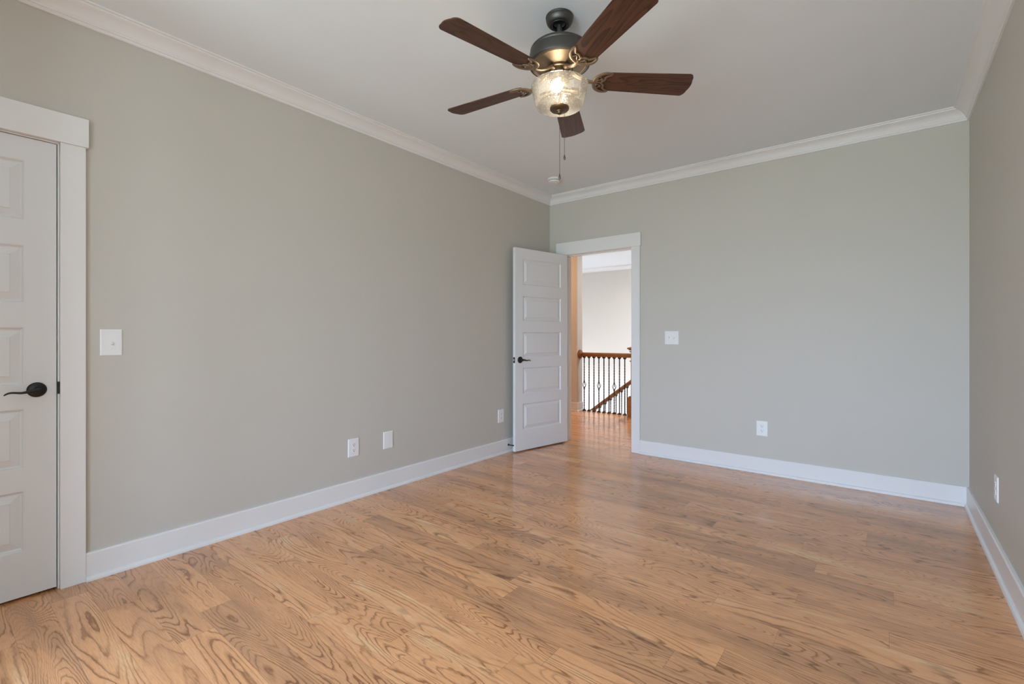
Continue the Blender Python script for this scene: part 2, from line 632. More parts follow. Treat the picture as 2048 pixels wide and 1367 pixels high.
# hall and stairwell
bm = bmn()
add_box(bm, HALL_L - 0.1, HALL_R + 0.12, FAR, FAR + 0.12, -2.6, H)
struct(obj('wall_stairwell', bm, 'hallwall'))
bm = bmn()
add_box(bm, HALL_R, HALL_R + 0.12, 0.06, FAR, -2.6, H)
struct(obj('wall_hall_right', bm, 'hallwall'))
bm = bmn()
add_box(bm, HALL_L - 0.12, HALL_L, 0.0, FAR, -2.6, H)
add_box(bm, HALL_L, -WT, 0.0, 0.12, 0, H)
add_box(bm, RW + TH, HALL_R + 0.12, 0.0, 0.12, 0, H)
struct(obj('wall_hall_left', bm, 'hallwall'))
PX = -0.755
PY0, PY1 = 1.89, 2.045
bm = bmn()
add_box(bm, HALL_L, PX, PY0, PY1, 0, H)
struct(obj('wall_hall_partition', bm, 'hallwall'))
bm = bmn()
add_box(bm, HALL_L, HALL_R, FLOOR_END - 0.02, FLOOR_END, -2.6, -0.2)
add_box(bm, HALL_L, HALL_R, FLOOR_END, FAR, -2.7, -2.6)
struct(obj('wall_below_landing', bm, 'hallwall'))

bm = bmn()
add_box(bm, 0.0, BX, RF, BY, 0, H)  # out-of-view block added to shade the near left wall from the windows
struct(obj('wall_light_block', bm, 'wall'))

# ------------------------------------------------------------------ baseboards
BH, BT = 0.134, 0.016
base_prof = [(0, 0), (0.030, 0), (0.0295, 0.008), (0.026, 0.016), (0.021, 0.020), (BT, 0.021), (BT, BH - 0.007), (BT - 0.003, BH - 0.001), (BT - 0.006, BH), (0, BH)]
CW = 0.089                    # casing width
c_l1 = DY1 + 0.004 + CW       # outer edge of left door casing


def baseboard(name, segs, mat='trim'):
    bm = bmn()
    for A, B, n, ma, mb in segs:
        add_profile(bm, base_prof, A, B, n, mA=ma, mB=mb)
    return struct(obj(name, bm, mat))


baseboard('baseboard_left', [((0, c_l1, 0), (0, 0, 0), (1, 0, 0), 0, 1), ((0, BY, 0), (0, DY0 - 0.004 - CW, 0), (1, 0, 0), 0, 0)])
baseboard('baseboard_back', [((OX1 + 0.005 + CW, 0, 0), (RW, 0, 0), (0, -1, 0), 0, 1), ((0, 0, 0), (OX0 - 0.005 - CW, 0, 0), (0, -1, 0), 1, 0)])
baseboard('baseboard_right', [((RW, 0, 0), (RW, RF, 0), (-1, 0, 0), 1, 1)])
baseboard('baseboard_front', [((RW, RF, 0), (BX, RF, 0), (0, 1, 0), 1, 1), ((BX, RF, 0), (BX, BY, 0), (1, 0, 0), 1, -1), ((BX, BY, 0), (0, BY, 0), (0, 1, 0), -1, 0)])
baseboard('baseboard_hall', [((HALL_L, PY0, 0), (PX, PY0, 0), (0, -1, 0), 0, -1), ((PX, PY0, 0), (PX, PY1, 0), (1, 0, 0), -1, 0)])

# ------------------------------------------------------------------ crown moulding
CD, CP = 0.090, 0.086
crown = [(0, 0), (0, -CD), (0.010, -CD), (0.013, -CD + 0.004), (0.013, -CD + 0.014), (0.018, -CD + 0.016), (0.019, -CD + 0.022)]
for i in range(9):
    a = i / 8
    ang = a * math.pi / 2
    crown.append((0.021 + 0.047 * (1 - math.cos(ang)) * 0.55 + 0.047 * a * 0.45, -CD + 0.024 + 0.046 * math.sin(ang) * 0.55 + 0.046 * a * 0.45))
crown += [(0.070, -0.018), (0.075, -0.016), (0.076, -0.010), (CP, -0.008), (CP, 0)]
crown = [(d, h) for d, h in crown]


def crown_run(name, A, B, n, mA=1, mB=1):
    bm = bmn()
    add_profile(bm, crown, A, B, n, mA=mA, mB=mB)
    return struct(obj(name, bm, 'trim', smooth=25))


crown_run('trim_1', (0, BY, H), (0, 0, H), (1, 0, 0))
crown_run('trim_2', (0, 0, H), (RW, 0, H), (0, -1, 0))
crown_run('trim_3', (RW, 0, H), (RW, RF, H), (-1, 0, 0))
crown_run('trim_4', (RW, RF, H), (BX, RF, H), (0, 1, 0))
crown_run('trim_8', (BX, RF, H), (BX, BY, H), (1, 0, 0), 1, -1)
crown_run('trim_9', (BX, BY, H), (0, BY, H), (0, 1, 0), -1, 1)
crown_run('trim_5', (HALL_L, FAR, H), (HALL_R, FAR, H), (0, -1, 0), 0, 0)

# ------------------------------------------------------------------ casings and jambs
HB, HT = DZ + 0.004, 2.205
OV = 0.010


def casing_left():
    bm = bmn()
    t = 0.019
    a0, a1 = DY0 - 0.004, DY1 + 0.004
    add_box(bm, 0, t, a1, a1 + CW, 0, HB, 0.0015)
    add_box(bm, 0, t, a0 - CW, a0, 0, HB, 0.0015)
    add_box(bm, 0, t + 0.006, a0 - CW - OV, a1 + CW + OV, HB, HT, 0.0015)
    # jamb lining and stop
    add_box(bm, -0.088, 0.002, DY1 - 0.003, DY1 + 0.002, 0, DZ, 0.0008)
    add_box(bm, -0.088, 0.002, DY0 - 0.002, DY0 + 0.003, 0, DZ, 0.0008)
    add_box(bm, -0.088, 0.002, DY0, DY1, DZ - 0.003, DZ + 0.003, 0.0008)
    return struct(obj('trim_6', bm, 'trim'))


tr6 = casing_left()
bm = bmn()
add_box(bm, -0.001, 0.0045, DY1 - 0.0045, DY1 + 0.004, 0.905, 0.962, 0.001)
add_box(bm, 0.0035, 0.006, DY1 - 0.0045, DY1 + 0.010, 0.912, 0.955, 0.001)
o = obj('strike_plate', bm, 'black', tr6)
o['label'] = 'black strike plate on the white casing'


def casing_back():
    bm = bmn()
    t = 0.019
    a0, a1 = OX0 - 0.005, OX1 + 0.005
    for s, y0_, y1_ in ((0, -t, 0), (1, TH, TH + t)):
        add_box(bm, a1, a1 + CW, y0_, y1_, 0, HB, 0.0015)
        add_box(bm, a0 - CW, a0, y0_, y1_, 0, HB, 0.0015)
        hy0, hy1 = (y0_ - 0.006, y1_) if s == 0 else (y0_, y1_ + 0.006)
        add_box(bm, a0 - CW - OV, a1 + CW + OV, hy0, hy1, HB, HT, 0.0015)
    add_box(bm, OX0 - 0.018, OX0, 0, TH, 0, DZ, 0.0008)
    add_box(bm, OX1, OX1 + 0.018, 0, TH, 0, DZ, 0.0008)
    add_box(bm, OX0 - 0.018, OX1 + 0.018, 0, TH, DZ, DZ + 0.018, 0.0008)
    # door stops
    add_box(bm, OX0, OX0 + 0.010, 0.040, 0.075, 0, DZ, 0.001)
    add_box(bm, OX1 - 0.010, OX1, 0.040, 0.075, 0, DZ, 0.001)
    add_box(bm, OX0, OX1, 0.040, 0.075, DZ - 0.010, DZ, 0.001)
    return struct(obj('trim_7', bm, 'trim'))


casing_back()

# windows behind the camera and in the stairwell (frames, openings left to the daylight)
for i, (x0, x1, z0, z1) in enumerate(WIN):
    bm = bmn()
    w = 0.045
    yb0, yb1 = RF - 0.085, RF - 0.045
    add_box(bm, x0, x0 + w, yb0, yb1, z0, z1, 0.002)
    add_box(bm, x1 - w, x1, yb0, yb1, z0, z1, 0.002)
    for za in (z0, (z0 + z1) / 2 - w / 2, z1 - w):
        add_box(bm, x0 + w, x1 - w, yb0, yb1, za, za + w, 0.002)
    add_box(bm, x0 - CW, x0, RF, RF + 0.019, z0, z1, 0.0015)
    add_box(bm, x1, x1 + CW, RF, RF + 0.019, z0, z1, 0.0015)
    add_box(bm, x0 - CW - OV, x1 + CW + OV, RF, RF + 0.025, z1, z1 + 0.135, 0.0015)
    add_box(bm, x0 - CW - OV, x1 + CW + OV, RF, RF + 0.055, z0 - 0.03, z0, 0.003)
    add_box(bm, x0 - CW, x1 + CW, RF, RF + 0.019, z0 - 0.12, z0 - 0.03, 0.0015)
    struct(obj('window_%d' % (i + 1), bm, 'trim'))

# ------------------------------------------------------------------ doors: five raised panels
DWD, DT, DZ0, DZ1 = 0.765, 0.035, 0.012, 2.060
PANZ = [(0.215, 0.482), (0.582, 0.848), (0.952, 1.212), (1.321, 1.578), (1.691, 1.957)]
PX0, PX1 = 0.104, 0.765 - 0.104


def door_bm():
    """slab in local frame: x along width 0..DWD, y thickness 0..DT, z up"""
    bm = bmn()
    rings = [(0.0, 0.0), (0.003, -0.0015), (0.008, -0.0100), (0.013, -0.0125), (0.044, -0.0025), (0.0455, 0.0)]
    for side in (0, 1):
        y = 0.0 if side == 0 else DT
        sg = 1 if side == 0 else -1
        xs = [0, PX0, PX1, DWD]
        zs = [DZ0] + [v for p in PANZ for v in p] + [DZ1]
        for i in range(3):
            for j in range(len(zs) - 1):
                if i == 1 and j % 2 == 1:
                    prev = None
                    for ins, dep in rings:
                        rg = [bm.verts.new((xx, y - sg * dep, zz)) for xx, zz in
                              ((xs[1] + ins, zs[j] + ins), (xs[2] - ins, zs[j] + ins), (xs[2] - ins, zs[j + 1] - ins), (xs[1] + ins, zs[j + 1] - ins))]
                        if prev:
                            for q in range(4):
                                bm.faces.new((prev[q], prev[(q + 1) % 4], rg[(q + 1) % 4], rg[q]))
                        prev = rg
                    bm.faces.new(prev)
                else:
                    bm.faces.new([bm.verts.new((xx, y, zz)) for xx, zz in
                                  ((xs[i], zs[j]), (xs[i + 1], zs[j]), (xs[i + 1], zs[j + 1]), (xs[i], zs[j + 1]))])
    for c in (((0, 0), (DWD, 0)),):
        pass
    def q4(*p):
        bm.faces.new([bm.verts.new(v) for v in p])
    q4((0, 0, DZ0), (0, DT, DZ0), (0, DT, DZ1), (0, 0, DZ1))
    q4((DWD, 0, DZ0), (DWD, DT, DZ0), (DWD, DT, DZ1), (DWD, 0, DZ1))
    q4((0, 0, DZ0), (DWD, 0, DZ0), (DWD, DT, DZ0), (0, DT, DZ0))
    q4((0, 0, DZ1), (DWD, 0, DZ1), (DWD, DT, DZ1), (0, DT, DZ1))
    bmesh.ops.remove_doubles(bm, verts=bm.verts[:], dist=1e-5)
    return bm


def rose_bm(y_face, sgn, x, z):
    """rose: lathe around the y axis, sticking out by sgn"""
    bm = bmn()
    prof = [(0.0, 0.0), (0.0335, 0.0), (0.0335, 0.003), (0.031, 0.007), (0.026, 0.0095), (0.018, 0.011), (0.013, 0.013), (0.0115, 0.022), (0.0115, 0.040), (0.0, 0.041)]
    mt = Matrix.Translation((x, y_face, z)) @ Matrix.Rotation(R(-90 * sgn), 4, 'X')
    add_lathe(bm, prof, 40, mt)
    return bm


def lever_bm(y_face, sgn, x, z, dirx):
    bm = bmn()
    pts, rad = [], []
    P_ = [(-0.010, 0.0, 0.044, 0.009), (0.0, 0.001, 0.046, 0.0115), (0.014, 0.001, 0.047, 0.0105), (0.030, -0.002, 0.047, 0.0085), (0.045, -0.006, 0.047, 0.0070),
          (0.060, -0.0075, 0.047, 0.0062), (0.075, -0.0055, 0.047, 0.0058), (0.090, -0.004, 0.046, 0.0054), (0.102, -0.006, 0.045, 0.0050), (0.111, -0.011, 0.044, 0.0042), (0.116, -0.016, 0.043, 0.0028)]
    # smooth with Catmull-Rom
    def cr_(p0, p1, p2, p3, t):
        return [0.5 * ((2 * b_) + (-a + c) * t + (2 * a - 5 * b_ + 4 * c - d) * t * t + (-a + 3 * b_ - 3 * c + d) * t ** 3) for a, b_, c, d in zip(p0, p1, p2, p3)]
    n = len(P_)
    for i in range(n - 1):
        for t in (0, 0.34, 0.67):
            v = cr_(P_[max(i - 1, 0)], P_[i], P_[i + 1], P_[min(i + 2, n - 1)], t)
            pts.append((x + dirx * v[0] * 0.91, y_face + sgn * v[2], z + v[1] * 0.9))
            rad.append(v[3] * 0.82)
    v = P_[-1]
    pts.append((x + dirx * v[0] * 0.91, y_face + sgn * v[2], z + v[1] * 0.9))
    rad.append(v[3] * 0.82)
    add_tube(bm, pts, rad, 12, 0.62, up=(0, 1, 0))
    return bm


def make_door(name, loc, rotz, lat_x, faces):
    d = obj(name, door_bm(), 'door')
    struct(d)
    d.location = loc
    d.rotation_euler = (0, 0, rotz)
    dirx = 1 if lat_x < DWD / 2 else -1
    for yf, sg in faces:
        h = obj('door_handle', rose_bm(yf, sg, lat_x, 0.930), 'black', d, 35)
        h['label'] = 'black round rose with a wavy lever'
        obj('lever', lever_bm(yf, sg, lat_x, 0.930, dirx), 'black', h, 45)
    return d


# closed door in the left wall (latch edge toward the room's far end)
d1 = make_door('door_1', (-0.003 - DT, DY1 - 0.0065, 0), R(-90), 0.065, [(DT, 1)])
d1['label'] = 'closed white five-panel door in the left wall with black lever handle'

# open door swung into the room beside the doorway
d2 = make_door('door_2', (0.212, -0.012, 0), R(-101), DWD - 0.065, [(DT, 1)])
d2['label'] = 'open white five-panel door beside the hallway doorway'
bm = bmn()
add_box(bm, DWD - 0.001, DWD + 0.0015, 0.005, 0.030, 0.900, 0.958, 0.001)
o = obj('latch_plate', bm, 'black', d2)
o['label'] = 'black latch plate on the door edge'
bm = bmn()
add_box(bm, DWD + 0.001, DWD + 0.010, 0.011, 0.024, 0.921, 0.938, 0.002)
obj('latch_bolt', bm, 'steel', o)
for hz in (0.24, 1.03, 1.82):
    bm = bmn()
    add_tube(bm, [(-0.004, -0.003, hz - 0.045), (-0.004, -0.003, hz + 0.045)], 0.0055, 12)
    add_box(bm, -0.0025, 0.0, 0.0, 0.030, hz - 0.045, hz + 0.045)
    obj('hinge', bm, 'black', d2)


# ------------------------------------------------------------------ wall plates
def wall_frame(loc, facing):
    """rotation so that local +z points out of the wall, local x to the viewer's right, local y up"""
    if facing == '+x':      # left wall: viewer's right is +y
        m = Matrix(((0, 0, 1), (1, 0, 0), (0, 1, 0)))
    elif facing == '-y':    # back wall: viewer's right is +x
        m = Matrix(((1, 0, 0), (0, 0, -1), (0, 1, 0)))
    else:                   # right wall, facing -x: viewer's right is -y
        m = Matrix(((0, 0, -1), (-1, 0, 0), (0, 1, 0)))
    return m.to_euler()


def plate_bm(w, h, t=0.006):
    bm = bmn()
    pr = [(0, 0.0), (0.0, 0.002), (0.0015, 0.0045), (0.005, t)]
    rings = []
    for ins, z in pr:
        a, b_ = w / 2 - ins, h / 2 - ins
        rings.append([bm.verts.new(v) for v in ((-a, -b_, z), (a, -b_, z), (a, b_, z), (-a, b_, z))])
    for p, q in zip(rings, rings[1:]):
        for i in range(4):
            bm.faces.new((p[i], p[(i + 1) % 4], q[(i + 1) % 4], q[i]))
    bm.faces.new(rings[-1])
    bm.faces.new(rings[0][::-1])
    return bm


def screw(parent, x, y, z=0.006):
    bm = bmn()
    add_lathe(bm, [(0, 0.0), (0.0032, 0.0), (0.0030, 0.0008), (0.0, 0.0012)], 14, Matrix.Translation((x, y, z)))
    return obj('screw', bm, 'plastic', parent)


def outlet(label, loc, facing, w=0.089, h=0.129):
    t = thing('wall_outlet', label, 'outlet', loc, wall_frame(loc, facing), 'white duplex wall outlets')
    obj('cover_plate', plate_bm(w, h), 'plastic', t)
    for s in (-1, 1):
        cy = s * 0.0195
        bm = bmn()
        pts = []
        for k in range(40):
            a = 2 * math.pi * k / 40
            px, py = 0.0172 * math.cos(a), 0.0172 * math.sin(a)
            py = max(-0.0140, min(0.0140, py))
            pts.append((px, py))
        lo = [bm.verts.new((px, cy + py, 0.005)) for px, py in pts]
        hi = [bm.verts.new((px * 0.97, cy + py * 0.97, 0.0078)) for px, py in pts]
        for k in range(40):
            bm.faces.new((lo[k], lo[(k + 1) % 40], hi[(k + 1) % 40], hi[k]))
        bm.faces.new(hi)
        r = obj('receptacle', bm, 'plastic', t)
        bm = bmn()
        add_box(bm, -0.0076, -0.0052, cy - 0.001, cy + 0.0078, 0.0070, 0.0081)
        add_box(bm, 0.0052, 0.0073, cy + 0.000, cy + 0.0072, 0.0070, 0.0081)
        add_lathe(bm, [(0, 0.0070), (0.0028, 0.0070), (0.0028, 0.0081), (0, 0.0081)], 14, Matrix.Translation((0, cy - 0.0072, 0)))
        obj('slots', bm, 'slot', r)
    screw(t, 0, 0)
    return t


def toggle(parent, x, up=True):
    bm = bmn()
    add_box(bm, x - 0.0055, x + 0.0055, -0.0125, 0.0125, 0.0055, 0.0068, 0.0004)
    o_ = obj('toggle_slot', bm, 'plastic', parent)
    bm = bmn()
    s = 1 if up else -1
    pr = [(0.0042, -0.006, 0.006), (0.0042, 0.006, 0.006), (0.0034, 0.0125, 0.0150), (0.0034, 0.0085, 0.0185)]
    va = [bm.verts.new((x - w, s * y, z)) for w, y, z in pr]
    vb = [bm.verts.new((x + w, s * y, z)) for w, y, z in pr]
    for i in range(4):
        bm.faces.new((va[i], va[(i + 1) % 4], vb[(i + 1) % 4], vb[i]))
    bm.faces.new(va)
    bm.faces.new(vb[::-1])
    obj('toggle', bm, 'plastic', o_)


sw = thing('light_switch', 'white single toggle light switch on left wall beside the closed door', 'light switch', (0, -3.8975, 1.141), wall_frame(None, '+x'))
obj('cover_plate', plate_bm(0.087, 0.131), 'plastic', sw)
toggle(sw, 0, False)
screw(sw, 0, 0.030)
screw(sw, 0, -0.030)
sw2 = thing('light_switch', 'white double toggle light switch on back wall right of the doorway', 'light switch', (1.4015, 0, 1.1535), wall_frame(None, '-y'))
obj('cover_plate', plate_bm(0.134, 0.129), 'plastic', sw2)
toggle(sw2, -0.023, True)
toggle(sw2, 0.023, False)
for sx in (-0.023, 0.023):
    screw(sw2, sx, 0.030)
    screw(sw2, sx, -0.030)

outlet('white duplex outlet on left wall, left of the blank cover plate', (0, -2.538, 0.3685), '+x')
outlet('white duplex outlet on left wall beside the open door', (0, -0.875, 0.3755), '+x')
outlet('white duplex outlet on the back wall', (2.1795, 0, 0.381), '-y')
outlet('white duplex outlet on the right wall, seen edge on', (RW, -1.042, 0.388), '-x')
bp_ = thing('blank_plate', 'blank white cover plate on left wall, right of an outlet', 'cover plate', (0, -2.2355, 0.3715), wall_frame(None, '+x'))
obj('cover_plate', plate_bm(0.087, 0.131), 'plastic', bp_)
screw(bp_, 0, 0.042)
screw(bp_, 0, -0.042)

# spring door stop on the left baseboard
ds = thing('door_stop', 'small black door stop on left baseboard by the edge of the open door', 'door stop', (BT, -0.775, 0.073), (0, R(90), 0))
bm = bmn()
add_lathe(bm, [(0, 0), (0.0105, 0), (0.0105, 0.003), (0.007, 0.006), (0, 0.006)], 20)
obj('base', bm, 'black', ds, 35)
bm = bmn()
add_tube(bm, [(0, 0, 0.005), (0, 0, 0.035), (0, 0, 0.060)], 0.0042, 12)
obj('rod', bm, 'black', ds, 35)
bm = bmn()
add_lathe(bm, [(0, 0.058), (0.0065, 0.058), (0.0075, 0.062), (0.0065, 0.067), (0, 0.068)], 18)
obj('tip', bm, 'black', ds, 35)

# ------------------------------------------------------------------ smoke detector
sd = thing('smoke_detector', 'round white smoke detector on the ceiling by the far left corner', 'smoke detector', (0.406, -0.526, H), (R(180), 0, R(20)))
bm = bmn()
add_lathe(bm, [(0, 0), (0.064, 0), (0.064, 0.006), (0.062, 0.009), (0, 0.009)], 48)
obj('mounting_ring', bm, 'plastic', sd, 30)
bm = bmn()
add_lathe(bm, [(0.055, 0.009), (0.059, 0.012), (0.059, 0.017), (0.0555, 0.019), (0.0555, 0.022), (0.057, 0.024), (0.055, 0.032), (0.048, 0.037), (0.030, 0.040), (0, 0.041)], 48)
obj('body', bm, 'plastic', sd, 30)
bm = bmn()
add_lathe(bm, [(0.0562, 0.0185), (0.0558, 0.0225)], 48)
obj('vent_slot', bm, 'slot', sd, 30)
bm = bmn()
add_lathe(bm, [(0, 0.040), (0.011, 0.040), (0.010, 0.043), (0, 0.0435)], 24, Matrix.Translation((0.012, 0, 0)))
obj('test_button', bm, 'plastic', sd, 30)

# ------------------------------------------------------------------ ceiling fan
FX, FY = 1.752, -2.531
fan = thing('ceiling_fan', 'bronze ceiling fan with five dark wood blades and seeded glass light', 'ceiling fan', (FX, FY, H))


def fz(z):
    return z - H


def lathe_part(name, prof, mat, parent=fan, seg=64, smooth=30, off=(0, 0)):
    bm = bmn()
    add_lathe(bm, [(r, fz(z)) for r, z in prof], seg, Matrix.Translation((off[0], off[1], 0)))
    return obj(name, bm, mat, parent, smooth)


lathe_part('canopy', [(0, H), (0.060, H), (0.0665, 2.7425), (0.0680, 2.739), (0.0672, 2.735), (0.0652, 2.733), (0.0662, 2.730), (0.0660, 2.726), (0.0640, 2.718), (0.0600, 2.710),
                      (0.0545, 2.704), (0.0490, 2.701), (0.0455, 2.7005), (0.0450, 2.6985), (0.0435, 2.6985), (0.0425, 2.703), (0.0425, 2.716), (0.0, 2.716)], 'gunmetal')
lathe_part('hanger_collar', [(0.0405, 2.712), (0.0405, 2.699), (0.037, 2.697), (0.034, 2.700), (0.033, 2.710), (0.026, 2.711), (0.026, 2.704), (0.0125, 2.700)], 'black')
lathe_part('downrod', [(0.0125, 2.712), (0.0125, 2.650), (0.019, 2.650), (0.020, 2.638), (0.026, 2.628), (0.026, 2.612), (0, 2.612)], 'gunmetal')
mh = lathe_part('motor_housing', [(0.014, 2.622), (0.045, 2.620), (0.100, 2.604), (0.132, 2.588), (0.1415, 2.580), (0.1440, 2.575), (0.1440, 2.569), (0.1425, 2.566), (0.1455, 2.563), (0.1475, 2.554),
                                  (0.1495, 2.535), (0.1510, 2.520), (0.1515, 2.512), (0.150, 2.506), (0.145, 2.503), (0.139, 2.503), (0.1345, 2.506), (0.1325, 2.510)], 'gunmetal', seg=96)
bt = lathe_part('bottom_plate', [(0.1345, 2.508), (0.132, 2.5055), (0.128, 2.507), (0.110, 2.503), (0.085, 2.494), (0.066, 2.487), (0.060, 2.486), (0, 2.486)], 'bronze', seg=96)
bm = bmn()
add_lathe(bm, [(0.064, fz(2.487)), (0.066, fz(2.484)), (0.066, fz(2.476)), (0.062, fz(2.473)), (0, fz(2.473))], 64)
for k in range(10):
    a = 2 * math.pi * (k + 0.5) / 10
    add_lathe(bm, [(0, fz(2.474)), (0.0045, fz(2.474)), (0.004, fz(2.470)), (0, fz(2.469))], 10, Matrix.Translation((0.054 * math.cos(a), 0.054 * math.sin(a), 0)))
obj('flywheel', bm, 'darkbronze', fan, 30)
lathe_part('switch_housing', [(0, 2.474), (0.046, 2.474), (0.0475, 2.468), (0.047, 2.452), (0.044, 2.440), (0.040, 2.434), (0.043, 2.431), (0.047, 2.426), (0.047, 2.420), (0.040, 2.414), (0.020, 2.410), (0.0, 2.410)], 'darkbronze')
lathe_part('centre_stem', [(0.006, 2.412), (0.006, 2.296)], 'darkbronze', seg=16)

# light kit: four sockets, two lit bulbs
rt = Vector((math.cos(R(YAW)), math.sin(R(YAW)), 0))
fw = Vector((-math.sin(R(YAW)), math.cos(R(YAW)), 0))
for k in range(4):
    base_dir = (fw * 0.95 + rt * 0.28).normalized()
    ang = math.atan2(base_dir.y, base_dir.x) + k * math.pi / 2
    dv = Vector((math.cos(ang), math.sin(ang), -0.28)).normalized()
    q = Vector((0, 0, 1)).rotation_difference(dv).to_matrix().to_4x4()
    org = Vector((0.010 * math.cos(ang), 0.010 * math.sin(ang), fz(2.383)))
    mt = Matrix.Translation(org) @ q
    bm = bmn()
    add_lathe(bm, [(0, 0), (0.010, 0), (0.0135, 0.003), (0.0135, 0.026), (0.0125, 0.028), (0, 0.028)], 24, mt)
    s_ = obj('socket', bm, 'darkbronze', fan, 30)
    if k in (1, 3):
        bm = bmn()
        add_lathe(bm, [(0, 0.028), (0.0110, 0.028), (0.0115, 0.046), (0.0165, 0.050), (0.0175, 0.054), (0.0175, 0.080), (0.0160, 0.090), (0.0125, 0.092), (0.0120, 0.076), (0, 0.076)], 24, mt)
        obj('socket_cup', bm, 'darkbronze', s_, 30)
        continue
    bm = bmn()
    add_lathe(bm, [(0.0095, 0.027), (0.010, 0.032), (0.016, 0.038), (0.0235, 0.048), (0.0275, 0.060), (0.0265, 0.072), (0.020, 0.082), (0.010, 0.0875), (0, 0.0885)], 24, mt)
    lit = k in (0, 2)
    b_ = obj('bulb', bm, 'bulb' if lit else 'bulboff', s_, 40)
    b_['label'] = 'lit warm bulb' if lit else 'unlit bulb'

bm = bmn()
outer = [(0.1395, 2.4035), (0.1390, 2.398), (0.1335, 2.375), (0.1265, 2.345), (0.1215, 2.322), (0.1175, 2.309), (0.1110, 2.3010), (0.100, 2.2975), (0.060, 2.2970), (0.007, 2.2970)]
inner = [(0.007, 2.3000), (0.060, 2.3000), (0.099, 2.3005), (0.1100, 2.3040), (0.1147, 2.311), (0.1185, 2.3235), (0.1235, 2.346), (0.1305, 2.3755), (0.1360, 2.398), (0.1368, 2.4035), (0.1395, 2.4035)]
add_lathe(bm, [(r, fz(z)) for r, z in outer + inner], 96)
gb = obj('glass_bowl', bm, 'glass', fan, 30)
gb['label'] = 'clear seeded glass bowl'
lathe_part('finial', [(0, 2.2972), (0.0465, 2.2972), (0.0475, 2.294), (0.0470, 2.288), (0.043, 2.283), (0.036, 2.280), (0.021, 2.278), (0.019, 2.274), (0.014, 2.2725), (0.0125, 2.268), (0.008, 2.2645), (0, 2.263)], 'darkbronze', seg=48)

for off, zt, zb in ((rt * 0.0 - fw * 0.004, 2.264, 1.942), (rt * 0.026 + fw * 0.012, 2.281, 2.043)):
    bm = bmn()
    add_tube(bm, [(off.x, off.y, fz(zt)), (off.x, off.y, fz((zt + zb) / 2)), (off.x, off.y, fz(zb + 0.026))], 0.0011, 8)
    ch = obj('pull_chain', bm, 'darkbronze', fan, 40)
    bm = bmn()
    add_lathe(bm, [(r, fz(zb) + z) for r, z in ((0, 0), (0.0030, 0.001), (0.0050, 0.006), (0.0052, 0.010), (0.0040, 0.017), (0.0022, 0.024), (0.0018, 0.029), (0, 0.0295))], 20, Matrix.Translation((off.x, off.y, 0)))
    obj('fob', bm, 'darkbronze', ch, 40)

# blades
BZ = 2.435


def blade_mesh():
    bm = bmn()
    L0, L1 = 0.190, 0.670
    hw0, hw1 = 0.0575, 0.0735
    pts = []
    def hw(x):
        return hw0 + (hw1 - hw0) * min(1, max(0, (x - L0) / (L1 - L0 - 0.03)))
    rc = 0.036
    # outline: along -y side outward, round tip, back along +y side
    lower = []
    for i in range(9):
        x = L0 + 0.02 + (L1 - rc - L0 - 0.02) * i / 8
        lower.append((x, -hw(x)))
    tip = []
    for i in range(1, 9):
        a = -math.pi / 2 + (math.pi / 2) * i / 8
        tip.append((L1 - rc + rc * math.cos(a) * 0.75, -hw1 + rc + rc * math.sin(a)))
    for i in range(1, 7):
        y = -hw1 + rc + (2 * hw1 - 2 * rc) * i / 7
        tip.append((L1 - rc + rc * 0.75 + 0.007 * math.sin(math.pi * i / 7), y))
    for i in range(0, 9):
        a = (math.pi / 2) * i / 8
        tip.append((L1 - rc + rc * math.cos(a) * 0.75, hw1 - rc + rc * math.sin(a)))
    upper = [(x, -y) for x, y in lower[::-1]]
    root = [(L0 + 0.006, hw0 - 0.008), (L0, hw0 - 0.02), (L0, -hw0 + 0.02), (L0 + 0.006, -hw0 + 0.008)]
    ol = lower + tip + upper + root
    t = 0.0032
    e_ = 0.0014
    n = len(ol)
    cx = sum(p[0] for p in ol) / n
    rows = []
    for z, ins in ((-t, e_), (-t + e_, 0), (t - e_, 0), (t, e_)):
        rg = []
        for i, (x, y) in enumerate(ol):
            xa, ya = ol[i - 1]
            xb, yb = ol[(i + 1) % n]
            nx, ny = (yb - ya), -(xb - xa)
            l = math.hypot(nx, ny)
            rg.append(bm.verts.new((x - nx / l * ins, y - ny / l * ins, z)))
        rows.append(rg)
    for a, b_ in zip(rows, rows[1:]):
        for i in range(n):
            bm.faces.new((a[i], a[(i + 1) % n], b_[(i + 1) % n], b_[i]))
    bm.faces.new(rows[0][::-1])
    bm.faces.new(rows[-1])
    return bm


